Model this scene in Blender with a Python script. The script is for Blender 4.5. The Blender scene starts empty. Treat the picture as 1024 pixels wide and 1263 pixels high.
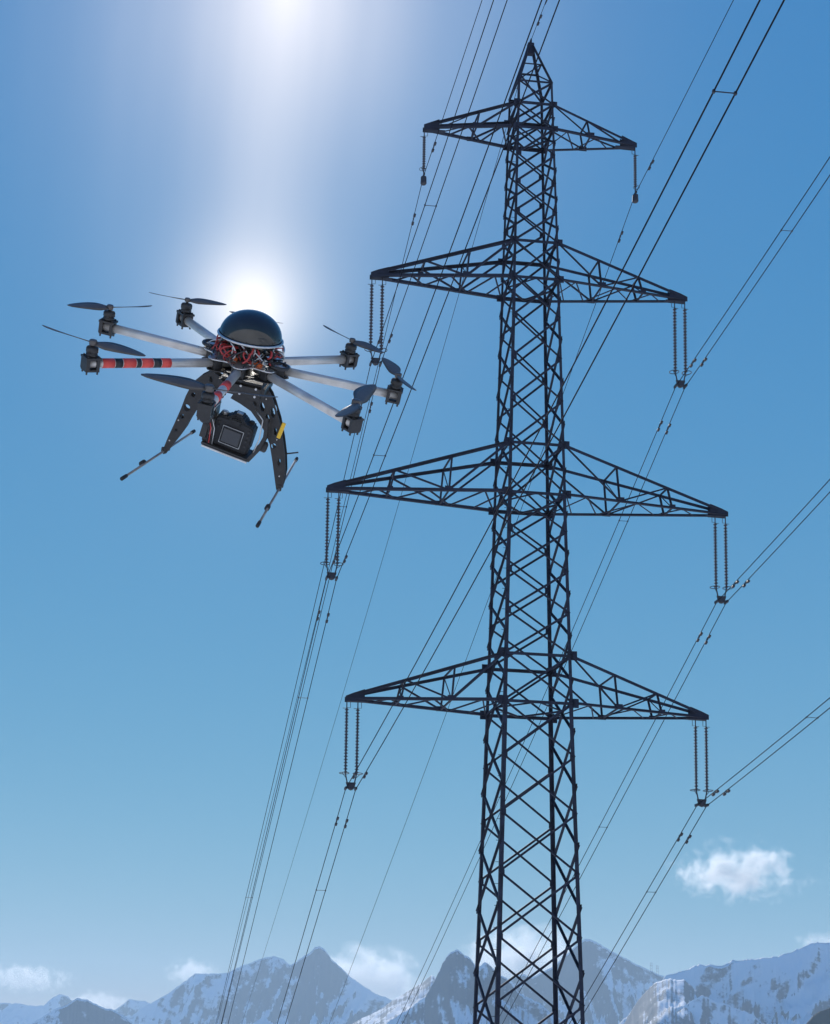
import bpy, bmesh, math, random
from mathutils import Vector, Matrix, noise
random.seed(7)
scene = bpy.context.scene
COL = scene.collection
rad = math.radians

# ------------------------------------------------------------------ camera
F_PX, PX0, PY0, PITCH, ROLL = 1923.13, 290.145, 1025.92, 0.1464, 0.0310      # in pixels of the 1024 x 1263 photograph
cp, sp, cr, sr = math.cos(PITCH), math.sin(PITCH), math.cos(ROLL), math.sin(ROLL)
C_RIGHT = Vector((cr, -sp * sr, cp * sr))
C_UP = Vector((-sr, -sp * cr, cp * cr))
C_FWD = Vector((0, cp, sp))
cam_data = bpy.data.cameras.new('camera')
cam = bpy.data.objects.new('camera', cam_data)
COL.objects.link(cam)
m = Matrix.Identity(4)
for i in range(3):
    m[i][0], m[i][1], m[i][2] = C_RIGHT[i], C_UP[i], -C_FWD[i]
cam.matrix_world = m
cam_data.sensor_fit = 'HORIZONTAL'
cam_data.sensor_width = 36.0
cam_data.lens = F_PX / 1024 * 36
cam_data.shift_x = (512 - PX0) / 1024
cam_data.shift_y = (PY0 - 631.5) / 1024
cam_data.clip_start = 0.05
cam_data.clip_end = 200000
scene.camera = cam


def ray(px, py):
    return (C_RIGHT * ((px - PX0) / F_PX) - C_UP * ((py - PY0) / F_PX) + C_FWD).normalized()


def project(p):
    d = p.dot(C_FWD)
    return PX0 + F_PX * p.dot(C_RIGHT) / d, PY0 - F_PX * p.dot(C_UP) / d


# ------------------------------------------------------------------ light
SUN = ray(310, 379)
SUN_EL = math.asin(SUN.z)
SUN_AZ = math.atan2(SUN.x, SUN.y)
AUREOLE, PAINTED_GLOW = 0.078, 1.0
world = bpy.data.worlds.new('World')
scene.world = world
world.use_nodes = True
wt = world.node_tree
for n in list(wt.nodes):
    wt.nodes.remove(n)
sky = wt.nodes.new('ShaderNodeTexSky')
sky.sky_type = 'NISHITA'
sky.sun_disc = False
sky.sun_elevation = SUN_EL
sky.sun_rotation = SUN_AZ
sky.altitude = 3000
sky.air_density = 1.0
sky.dust_density = 0.0
sky.ozone_density = 3.0


def wmath(op, a, b=None, c=None, clamp=False):
    n = wt.nodes.new('ShaderNodeMath')
    n.operation = op
    n.use_clamp = clamp
    for i, v in enumerate((a, b, c)):
        if v is None:
            continue
        if isinstance(v, (int, float)):
            n.inputs[i].default_value = v
        else:
            wt.links.new(v, n.inputs[i])
    return n.outputs[0]


def wdot(vec_socket, v):
    n = wt.nodes.new('ShaderNodeVectorMath')
    n.operation = 'DOT_PRODUCT'
    wt.links.new(vec_socket, n.inputs[0])
    n.inputs[1].default_value = v
    return n.outputs['Value']


# the clear sky, with the deep polarised blue of the photograph
sepc = wt.nodes.new('ShaderNodeSeparateColor')
wt.links.new(sky.outputs[0], sepc.inputs[0])
SKY_FIT = ((0.255, 1.08, 1.47), (2.05, 1.96, 0.54), (4.95, 4.04, 0.11))
chan = [wmath('MULTIPLY', wmath('POWER', wmath('DIVIDE', sepc.outputs[i], r0), g), k) for i, (k, r0, g) in enumerate(SKY_FIT)]
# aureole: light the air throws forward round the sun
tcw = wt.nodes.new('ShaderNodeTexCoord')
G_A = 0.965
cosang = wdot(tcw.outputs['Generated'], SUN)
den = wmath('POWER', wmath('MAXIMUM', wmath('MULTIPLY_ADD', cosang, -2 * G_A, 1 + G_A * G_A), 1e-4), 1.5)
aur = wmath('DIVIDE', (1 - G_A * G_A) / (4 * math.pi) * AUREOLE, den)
# glow painted into the sky: a top patch and a streak towards the drone
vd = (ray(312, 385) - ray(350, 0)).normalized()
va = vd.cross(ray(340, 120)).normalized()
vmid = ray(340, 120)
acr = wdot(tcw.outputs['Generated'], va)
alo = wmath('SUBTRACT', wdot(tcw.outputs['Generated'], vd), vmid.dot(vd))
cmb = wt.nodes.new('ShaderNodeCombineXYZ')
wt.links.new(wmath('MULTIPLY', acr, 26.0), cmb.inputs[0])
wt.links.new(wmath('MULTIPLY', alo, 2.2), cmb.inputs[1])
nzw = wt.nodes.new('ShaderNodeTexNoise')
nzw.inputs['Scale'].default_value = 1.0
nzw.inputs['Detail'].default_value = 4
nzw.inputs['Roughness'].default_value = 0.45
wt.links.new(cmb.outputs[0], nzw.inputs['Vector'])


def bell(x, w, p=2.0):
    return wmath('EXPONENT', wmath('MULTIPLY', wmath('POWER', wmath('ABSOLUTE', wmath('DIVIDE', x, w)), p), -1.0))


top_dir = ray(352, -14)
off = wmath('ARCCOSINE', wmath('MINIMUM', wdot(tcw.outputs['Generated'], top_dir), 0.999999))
broad = wmath('MULTIPLY', bell(off, 0.074, 1.15), 8.6)  # round bright patch painted in, separate from the sun's aureole
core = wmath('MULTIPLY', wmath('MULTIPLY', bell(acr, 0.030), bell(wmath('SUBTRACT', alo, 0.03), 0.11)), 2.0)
painted_glow = wmath('MULTIPLY', wmath('ADD', broad, core), wmath('MULTIPLY_ADD', nzw.outputs[0], 0.5, 0.75))
glow = wmath('MULTIPLY_ADD', painted_glow, PAINTED_GLOW, aur)
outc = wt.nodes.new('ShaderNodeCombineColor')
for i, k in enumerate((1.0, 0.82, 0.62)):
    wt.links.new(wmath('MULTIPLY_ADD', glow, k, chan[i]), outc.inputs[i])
bg = wt.nodes.new('ShaderNodeBackground')
bg.inputs['Strength'].default_value = 0.1
wo = wt.nodes.new('ShaderNodeOutputWorld')
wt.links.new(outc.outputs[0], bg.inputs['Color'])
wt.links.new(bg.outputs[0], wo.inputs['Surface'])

sun_data = bpy.data.lights.new('sun', 'SUN')
sun_data.energy = 4.0
sun_data.angle = rad(0.53)
sun_data.color = (1.0, 0.95, 0.88)
sun = bpy.data.objects.new('sun', sun_data)
sun.rotation_euler = (-SUN).to_track_quat('-Z', 'Y').to_euler()
COL.objects.link(sun)

scene.view_settings.view_transform = 'Standard'
scene.view_settings.look = 'None'
scene.view_settings.exposure = 0.0
scene.view_settings.gamma = 1.0
scene.view_settings.use_curve_mapping = False
scene.render.engine = 'CYCLES'
scene.cycles.use_denoising = True
scene.cycles.max_bounces = 8
scene.cycles.volume_bounces = 1
scene.cycles.volume_step_rate = 1.0
scene.cycles.volume_max_steps = 256
scene.render.film_transparent = False


# ------------------------------------------------------------------ materials
def mat(name, color, rough=0.5, metal=0.0, bump=0.0, bscale=30.0, var=0.0, vscale=8.0, coat=0.0, spec=0.5):
    mt = bpy.data.materials.new(name)
    mt.use_nodes = True
    nt = mt.node_tree
    b = nt.nodes['Principled BSDF']
    b.inputs['Base Color'].default_value = (*color, 1)
    b.inputs['Roughness'].default_value = rough
    b.inputs['Metallic'].default_value = metal
    b.inputs['Coat Weight'].default_value = coat
    b.inputs['Specular IOR Level'].default_value = spec
    tc = nt.nodes.new('ShaderNodeTexCoord')
    if var:
        nz = nt.nodes.new('ShaderNodeTexNoise')
        nz.inputs['Scale'].default_value = vscale
        nz.inputs['Detail'].default_value = 6
        nt.links.new(tc.outputs['Object'], nz.inputs['Vector'])
        mr = nt.nodes.new('ShaderNodeMapRange')
        mr.inputs['From Min'].default_value = 0.3
        mr.inputs['From Max'].default_value = 0.7
        mr.inputs['To Min'].default_value = 1 - var
        mr.inputs['To Max'].default_value = 1 + var
        nt.links.new(nz.outputs[0], mr.inputs[0])
        mx = nt.nodes.new('ShaderNodeMix')
        mx.data_type = 'RGBA'
        mx.blend_type = 'MULTIPLY'
        mx.inputs[0].default_value = 1
        mx.inputs[6].default_value = (*color, 1)
        nt.links.new(mr.outputs[0], mx.inputs[7])
        nt.links.new(mx.outputs[2], b.inputs['Base Color'])
        mr2 = nt.nodes.new('ShaderNodeMapRange')
        mr2.inputs['To Min'].default_value = max(0.02, rough - 0.12)
        mr2.inputs['To Max'].default_value = min(1, rough + 0.12)
        nt.links.new(nz.outputs[0], mr2.inputs[0])
        nt.links.new(mr2.outputs[0], b.inputs['Roughness'])
    if bump:
        nb = nt.nodes.new('ShaderNodeTexNoise')
        nb.inputs['Scale'].default_value = bscale
        nb.inputs['Detail'].default_value = 5
        nt.links.new(tc.outputs['Object'], nb.inputs['Vector'])
        bp = nt.nodes.new('ShaderNodeBump')
        bp.inputs['Strength'].default_value = bump
        bp.inputs['Distance'].default_value = 0.02
        nt.links.new(nb.outputs[0], bp.inputs['Height'])
        nt.links.new(bp.outputs[0], b.inputs['Normal'])
    return mt


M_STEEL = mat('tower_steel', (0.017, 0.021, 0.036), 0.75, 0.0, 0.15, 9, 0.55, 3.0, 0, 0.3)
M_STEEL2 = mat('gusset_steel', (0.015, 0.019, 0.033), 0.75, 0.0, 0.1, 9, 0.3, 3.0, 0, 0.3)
M_GLASS = mat('porcelain_brown', (0.05, 0.05, 0.06), 0.6, 0, 0, 1, 0, 1, 0, 0.2)
M_FITTING = mat('fitting_steel', (0.02, 0.022, 0.03), 0.6)
M_CABLE = mat('weathered_cable', (0.010, 0.012, 0.018), 0.9, 0, 0, 1, 0, 1, 0, 0.1)


# ------------------------------------------------------------------ helpers
def link_obj(name, mesh, material=None, parent=None, mtx=None):
    o = bpy.data.objects.new(name, mesh)
    COL.objects.link(o)
    if material and mesh is not None and not mesh.materials:
        mesh.materials.append(material)
    if parent:
        o.parent = parent
    if mtx is not None:
        o.matrix_basis = mtx
    return o


def empty(name, mtx=None, parent=None):
    o = bpy.data.objects.new(name, None)
    o.empty_display_size = 0.2
    COL.objects.link(o)
    if parent:
        o.parent = parent
    if mtx is not None:
        o.matrix_basis = mtx
    return o


def tag(o, label=None, cat=None, group=None, kind=None):
    if label:
        o['label'] = label
    if cat:
        o['category'] = cat
    if group:
        o['group'] = group
    if kind:
        o['kind'] = kind
    return o


def mesh_from(verts, faces, name='mesh', smooth=False):
    me = bpy.data.meshes.new(name)
    me.from_pydata([tuple(v) for v in verts], [], faces)
    me.update()
    if smooth:
        for p in me.polygons:
            p.use_smooth = True
    return me


def bm_mesh(bm, name='mesh', smooth=False):
    bmesh.ops.recalc_face_normals(bm, faces=bm.faces)
    me = bpy.data.meshes.new(name)
    bm.to_mesh(me)
    bm.free()
    if smooth:
        for p in me.polygons:
            p.use_smooth = True
    return me


def frame_from(a, b, ref):
    z = (b - a)
    ln = z.length
    z = z / ln
    x = ref - z * ref.dot(z)
    if x.length < 1e-4:
        ref = Vector((0.3, 0.7, 0.2))
        x = ref - z * ref.dot(z)
    x.normalize()
    y = z.cross(x)
    return x, y, z, ln


def basis(o, x, y, z):
    mm = Matrix.Identity(4)
    for i in range(3):
        mm[i][0], mm[i][1], mm[i][2], mm[i][3] = x[i], y[i], z[i], o[i]
    return mm


def unit_angle():
    t = 0.13
    prof = [(0, 0), (1, 0), (1, t), (t, t), (t, 1), (0, 1)]
    vs = [(x - .3, y - .3, 0) for x, y in prof] + [(x - .3, y - .3, 1) for x, y in prof]
    fs = [(i, (i + 1) % 6, (i + 1) % 6 + 6, i + 6) for i in range(6)]
    fs += [(5, 4, 3, 2, 1, 0), (6, 7, 8, 9, 10, 11)]
    return mesh_from(vs, fs, 'angle_bar')


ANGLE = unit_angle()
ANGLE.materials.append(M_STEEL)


def bar(a, b, size, name, parent, ref=Vector((0, 0, 1)), flip=False):
    x, y, z, ln = frame_from(a, b, ref)
    if flip:
        x, y = -x, -y
    return link_obj(name, ANGLE, None, parent, basis(a, x * size, y * size, z * ln))


def add_box(bm, center, size, mtx=None):
    cx, cy, cz = center
    sx, sy, sz = (s / 2 for s in size)
    vs = []
    for dz in (-1, 1):
        for dx, dy in ((-1, -1), (1, -1), (1, 1), (-1, 1)):
            v = Vector((cx + dx * sx, cy + dy * sy, cz + dz * sz))
            vs.append(bm.verts.new(mtx @ v if mtx else v))
    for f in ((0, 3, 2, 1), (4, 5, 6, 7), (0, 1, 5, 4), (1, 2, 6, 5), (2, 3, 7, 6), (3, 0, 4, 7)):
        bm.faces.new([vs[i] for i in f])
    return vs


def add_lathe(bm, prof, seg=16, mtx=None, caps=True):
    rings = []
    for r, z in prof:
        ring = []
        for i in range(seg):
            a = 2 * math.pi * i / seg
            v = Vector((r * math.cos(a), r * math.sin(a), z))
            ring.append(bm.verts.new(mtx @ v if mtx else v))
        rings.append(ring)
    for k in range(len(rings) - 1):
        for i in range(seg):
            j = (i + 1) % seg
            bm.faces.new((rings[k][i], rings[k][j], rings[k + 1][j], rings[k + 1][i]))
    if caps:
        bm.faces.new(rings[0][::-1])
        bm.faces.new(rings[-1])


def add_tube(bm, pts, r, seg=8, caps=True, ref=Vector((0.13, 0.2, 1))):
    pts = [Vector(p) for p in pts]
    rings = []
    n = len(pts)
    for k in range(n):
        d = pts[min(k + 1, n - 1)] - pts[max(k - 1, 0)]
        d.normalize()
        x = ref - d * ref.dot(d)
        if x.length < 1e-3:
            x = Vector((1, 0, 0)) - d * d.x
        x.normalize()
        y = d.cross(x)
        rr = r[k] if isinstance(r, (list, tuple)) else r
        rings.append([bm.verts.new(pts[k] + x * (rr * math.cos(2 * math.pi * i / seg)) + y * (rr * math.sin(2 * math.pi * i / seg))) for i in range(seg)])
    for k in range(n - 1):
        for i in range(seg):
            j = (i + 1) % seg
            bm.faces.new((rings[k][i], rings[k][j], rings[k + 1][j], rings[k + 1][i]))
    if caps:
        bm.faces.new(rings[0][::-1])
        bm.faces.new(rings[-1])


def add_prism(bm, outline, t, mtx=None, y0=0.0):
    """outline of (x, z) points extruded along y from y0 - t/2 to y0 + t/2"""
    f, b = [], []
    for x, z in outline:
        v1, v2 = Vector((x, y0 - t / 2, z)), Vector((x, y0 + t / 2, z))
        f.append(bm.verts.new(mtx @ v1 if mtx else v1))
        b.append(bm.verts.new(mtx @ v2 if mtx else v2))
    n = len(f)
    bm.faces.new(f)
    bm.faces.new(b[::-1])
    for i in range(n):
        j = (i + 1) % n
        bm.faces.new((f[j], f[i], b[i], b[j]))


def box_obj(name, center, size, material, parent, mtx=None, bevel=0.0):
    bm = bmesh.new()
    add_box(bm, center, size, mtx)
    if bevel:
        bmesh.ops.recalc_face_normals(bm, faces=bm.faces)
        bmesh.ops.bevel(bm, geom=bm.edges[:], offset=bevel, segments=2, affect='EDGES', profile=0.6)
    return link_obj(name, bm_mesh(bm, name), material, parent)


def tube_obj(name, pts, r, material, parent, seg=8, smooth=True):
    bm = bmesh.new()
    add_tube(bm, pts, r, seg)
    return link_obj(name, bm_mesh(bm, name, smooth), material, parent)

# ------------------------------------------------------------------ ground and mountains
def snow_rock(name, snow_lo, snow_hi, scale, rockc=(0.07, 0.085, 0.115)):
    mt = bpy.data.materials.new(name)
    mt.use_nodes = True
    nt = mt.node_tree
    N, Lk = nt.nodes, nt.links
    b = N['Principled BSDF']
    b.inputs['Roughness'].default_value = 0.8
    b.inputs['Specular IOR Level'].default_value = 0.2
    geo = N.new('ShaderNodeNewGeometry')
    sep = N.new('ShaderNodeSeparateXYZ')
    Lk.new(geo.outputs['Normal'], sep.inputs[0])
    nz = N.new('ShaderNodeTexNoise')
    nz.inputs['Scale'].default_value = scale
    nz.inputs['Detail'].default_value = 12
    nz.inputs['Roughness'].default_value = 0.72
    Lk.new(geo.outputs['Position'], nz.inputs['Vector'])
    ad = N.new('ShaderNodeMath')
    ad.operation = 'MULTIPLY_ADD'
    Lk.new(nz.outputs[0], ad.inputs[0])
    ad.inputs[1].default_value = 0.9
    Lk.new(sep.outputs[2], ad.inputs[2])
    mr = N.new('ShaderNodeMapRange')
    mr.interpolation_type = 'SMOOTHSTEP'
    mr.inputs['From Min'].default_value = snow_lo
    mr.inputs['From Max'].default_value = snow_hi
    Lk.new(ad.outputs[0], mr.inputs[0])
    mx = N.new('ShaderNodeMix')
    mx.data_type = 'RGBA'
    mx.inputs[6].default_value = (*rockc, 1)
    mx.inputs[7].default_value = (0.82, 0.83, 0.85, 1)
    Lk.new(mr.outputs[0], mx.inputs[0])
    Lk.new(mx.outputs[2], b.inputs['Base Color'])
    bp = N.new('ShaderNodeBump')
    bp.inputs['Strength'].default_value = 0.6
    bp.inputs['Distance'].default_value = 0.06 / scale
    Lk.new(nz.outputs[0], bp.inputs['Height'])
    Lk.new(bp.outputs[0], b.inputs['Normal'])
    return mt


M_ALP = snow_rock('alpine_snow_rock', 0.86, 0.98, 0.008)
M_ALP2 = snow_rock('alpine_rock_snow', 0.9, 1.02, 0.009)
M_SNOW = snow_rock('sunlit_snowfield', 1.2, 1.4, 0.011)
M_HILL = snow_rock('dark_wooded_slope', 1.75, 1.95, 0.02, (0.035, 0.04, 0.035))
M_GROUND = snow_rock('snowy_hillside', 1.2, 1.3, 0.15, (0.10, 0.09, 0.05))


def interp(pts, x):
    if x <= pts[0][0]:
        return pts[0][1]
    for (x0, y0), (x1, y1) in zip(pts, pts[1:]):
        if x <= x1:
            t = (x - x0) / (x1 - x0)
            return y0 + (y1 - y0) * t
    return pts[-1][1]


def fbm(v, oct_, h=0.9):
    return noise.fractal(v, h, 2.1, oct_)


def ridge(v, oct_=4):
    s, a, f = 0.0, 1.0, 1.0
    for _ in range(oct_):
        s += a * (1 - abs(noise.noise(v * f)))
        a *= 0.5
        f *= 2.07
    return s / (2 - 2 * 0.5 ** oct_)


def mountain(name, label, crest, R, floor, front, back, seed, material, nx=330, step_px=None, jag=2.2, spur=1.15, concave=1.3, bench=200, skew=0.5):
    x0, x1 = crest[0][0], crest[-1][0]
    ny_f, ny_b = 70, 18
    verts, faces = [], []
    sv = Vector((seed * 17.3, seed * 7.7, seed * 3.1))
    for i in range(nx + 1):
        px = x0 + (x1 - x0) * i / nx
        py = interp(crest, px) + jag * (fbm(Vector((px * 0.055, seed, 0)), 5)) + 0.5 * jag * noise.noise(Vector((px * 0.31, seed, 4)))
        d = ray(px, py)
        hl = math.hypot(d.x, d.y)
        hx, hy = d.x / hl, d.y / hl
        Rc = R * (1 + 0.02 * noise.noise(Vector((px * 0.01, seed, 9))))
        zc = Rc * d.z / hl
        along = (px - x0) / F_PX * R
        for j in range(ny_f + ny_b + 1):
            if j <= ny_f:
                u = 1 - j / ny_f
                q = -front * u ** 1.35
                w = front
            else:
                u = (j - ny_f) / ny_b
                q = back * u
                w = back
            a = abs(q) / w
            # spurs and gullies run down from the crest
            al = along - skew * q
            wob = 420 * noise.noise(Vector((along / 900, q / 1500, 2.0)) + sv)
            sp_ = ridge(Vector(((al + wob) / 620, q / 2600, 0)) + sv, 5)
            sp2 = ridge(Vector(((al - wob * 0.4) / 190, q / 700, 5)) + sv, 4)
            cut = (1 - sp_) * 1.5 * spur * min(1, a * 7) + (1 - sp2) * 0.35 * spur * min(1, a * 9)
            prof = (1 - a) ** concave
            h = floor + (zc - floor) * max(0, prof * (1 - 0.55 * cut * (1 - 0.45 * a)))
            h += (18 * fbm(Vector((along / 90, q / 90, 3)) + sv, 5)) * min(1, a * 25)
            h += bench * (ridge(Vector(((along + 0.5 * q) / 540, q / 420, 8)) + sv, 4) - 0.62) * min(1, a * 6) * 2
            r = Rc + q
            verts.append((hx * r, hy * r, h))
    n = ny_f + ny_b + 1
    for i in range(nx):
        for j in range(n - 1):
            faces.append((i * n + j, (i + 1) * n + j, (i + 1) * n + j + 1, i * n + j + 1))
    me = mesh_from(verts, faces, name, True)
    TOPS.append(max(v[2] for v in verts))
    o = link_obj(name, me, material)
    tag(o, label, 'mountain', None, 'structure')
    return o


FLOOR = -650
TOPS = []
far_left = [(-260, 1228), (-180, 1244), (-90, 1226), (-40, 1240), (0, 1237), (10, 1236), (30, 1240), (55, 1240), (65, 1230), (75, 1226.5), (85, 1230), (95, 1240), (115, 1246), (140, 1247), (150, 1240), (160, 1232), (172, 1235), (182, 1236), (215, 1250), (260, 1262), (330, 1280)]
mountain('mountain', 'low hazy blue snow peaks at far left of the skyline', far_left, 16500, FLOOR, 2100, 2000, 1, M_ALP, 260)
crest_b = [(120, 1285), (150, 1262), (180, 1240), (200, 1230), (207, 1227), (225, 1212), (240, 1202), (262, 1201), (280, 1200), (293, 1194), (310, 1187), (325, 1181), (340, 1180), (350, 1183), (358, 1190), (372, 1183), (380, 1177), (388, 1168.5), (394, 1167.5), (400, 1170), (410, 1183), (430, 1203), (450, 1218), (470, 1228), (488, 1235), (520, 1250), (560, 1275), (600, 1290)]
mountain('mountain', 'broad blue mountain with smooth pointed summit left of the pylon', crest_b, 13500, FLOOR, 2000, 2000, 2, M_ALP, 330, jag=2.0)
crest_e = [(560, 1262), (600, 1228), (630, 1206), (645, 1202), (658, 1206), (680, 1192), (700, 1178), (712, 1164), (722, 1157), (735, 1162), (745, 1168), (770, 1182), (800, 1196), (820, 1205), (850, 1222), (900, 1250), (950, 1275)]
mountain('mountain', 'tall blue mountain with sharp summit just right of the pylon', crest_e, 12500, FLOOR, 2000, 2000, 3, M_ALP, 300, jag=2.0, skew=-0.4)
crest_s = [(405, 1290), (430, 1266), (445, 1257), (470, 1245), (485, 1234), (500, 1224), (520, 1213), (532, 1203), (538, 1206), (544, 1222), (552, 1250), (562, 1290)]
mountain('mountain', 'sunlit white snow shoulder sloping left below the rocky blue peak', crest_s, 9950, FLOOR, 5600, 1500, 8, M_SNOW, 180, jag=1.4, spur=0.3, concave=1.0, bench=60)
crest_d = [(440, 1300), (458, 1280), (482, 1258), (508, 1243), (528, 1225), (538, 1206), (546, 1189), (553, 1178), (558, 1175), (564, 1170.5), (570, 1175), (580, 1182), (588, 1192), (594, 1190), (598, 1186), (603, 1190), (612, 1199), (625, 1208), (640, 1224), (665, 1238), (700, 1262), (740, 1290)]
mountain('mountain', 'rocky blue peak with snow shoulder just left of the pylon legs', crest_d, 8300, FLOOR, 1800, 1800, 4, M_ALP2, 280, jag=2.6, skew=-0.6)
crest_c = [(-30, 1300), (20, 1272), (40, 1263), (60, 1250), (85, 1237), (95, 1232), (108, 1233), (125, 1243), (140, 1246), (150, 1252), (170, 1266), (200, 1290)]
mountain('mountain', 'dark blue jagged peak in front of the far left peaks', crest_c, 10000, FLOOR, 1700, 1700, 5, M_ALP2, 200, jag=2.2)
crest_f = [(725, 1295), (760, 1266), (775, 1252), (788, 1234), (803, 1222), (812, 1212), (822, 1203), (835, 1200), (848, 1195), (862, 1190), (890, 1191), (899, 1190), (902, 1186), (918, 1184), (930, 1183), (940, 1182), (960, 1179), (980, 1173), (1000, 1164), (1024, 1163), (1060, 1150), (1120, 1162), (1200, 1140), (1300, 1170)]
mountain('mountain', 'wide snow-streaked mountain wall at the right edge', crest_f, 8600, FLOOR, 3000, 1800, 6, M_ALP2, 460, jag=2.2, spur=1.2, bench=260, skew=0.9)
crest_fs = [(745, 1300), (768, 1265), (776, 1252), (787, 1234), (798, 1221), (808, 1213), (820, 1208), (832, 1207), (843, 1210), (853, 1216), (862, 1225), (880, 1250), (900, 1290)]
mountain('mountain', 'sunlit snow dome in front of the right mountain wall', crest_fs, 8250, FLOOR, 5200, 900, 9, M_SNOW, 180, jag=2.6, spur=0.45, concave=1.0, bench=60)
crest_f2 = [(770, 1310), (795, 1266), (815, 1251), (835, 1243), (850, 1236), (866, 1229), (880, 1232), (905, 1243), (930, 1252), (960, 1280), (990, 1310)]
mountain('mountain', 'blue shaded rock spur below the sunlit snow dome', crest_f2, 7700, FLOOR, 1500, 900, 10, M_ALP2, 150, jag=2.4)
crest_g = [(960, 1300), (985, 1275), (995, 1262), (1003, 1253), (1012, 1247), (1024, 1243.5), (1060, 1235), (1150, 1230), (1250, 1240)]
mountain('wooded_hill', 'dark hill rising into the bottom right corner', crest_g, 3600, FLOOR, 1600, 1200, 7, M_HILL, 160, jag=1.4)

# the hillside the pylon stands on falls away into the valley and rises behind the camera
gv, gf = [], []
GX = [-33000, -12000, -5000, -2000, -900, -450, -250, -150, -100, -70, -50, -35, -25, -15, -8, 0, 8, 15, 25, 35, 50, 70, 100, 150, 250, 450, 900, 2000, 5000, 12000, 33000]
GY = [-4000, -2000, -1000, -500, -250, -150, -100, -70, -50, -35, -25, -15, -8, -3, 3, 8, 14, 20, 27, 34, 41, 48, 54, 60, 68, 78, 90, 110, 140, 180, 240, 320, 450, 600, 900, 1500, 2500, 5000, 9000, 19000]


def ground_z(x, y):
    if y < 0:
        z = -1.75 + min(0.42 * -y, 900)
    elif y < 60:
        z = -1.75 - 12.25 * (y / 60) ** 1.15
    else:
        d = y - 60
        z = -14 - 0.62 * d * max(0.35, 1 - d / 4000)
        z = max(z, FLOOR + 0.001 * d if d < 3000 else FLOOR)
    amp = min(1.0, abs(y - 60) / 12 + abs(x - 10.6) / 12) * (1.0 if math.hypot(x, y) > 6 else 0.1)
    return z + amp * (0.5 * noise.noise(Vector((x / 9, y / 9, 0))) + min(6, math.hypot(x, y) / 60) * noise.noise(Vector((x / 80, y / 80, 3))))


for y in GY:
    for x in GX:
        gv.append((x, y, ground_z(x, y)))
nxg = len(GX)
for j in range(len(GY) - 1):
    for i in range(nxg - 1):
        gf.append((j * nxg + i, j * nxg + i + 1, (j + 1) * nxg + i + 1, (j + 1) * nxg + i))
ground = link_obj('ground', mesh_from(gv, gf, 'ground', True), M_GROUND)
tag(ground, kind='structure')

# ------------------------------------------------------------------ haze
bm = bmesh.new()
add_box(bm, (0, 2750, 220), (70000, 33500, 1960))
haze_mat = bpy.data.materials.new('thin_haze')
haze_mat.use_nodes = True
hn = haze_mat.node_tree
for n in list(hn.nodes):
    hn.nodes.remove(n)
ho = hn.nodes.new('ShaderNodeOutputMaterial')
hv = hn.nodes.new('ShaderNodeVolumePrincipled')
hv.inputs['Color'].default_value = (0.66, 0.865, 1.0, 1)
hv.inputs['Density'].default_value = 4.5e-5
hv.inputs['Anisotropy'].default_value = 0.15
hv.inputs['Density Attribute'].default_value = ''
hn.links.new(hv.outputs[0], ho.inputs['Volume'])
haze = link_obj('haze', bm_mesh(bm, 'haze'), haze_mat)
tag(haze, 'pale blue haze softening the far mountains', None, None, 'stuff')

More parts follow.
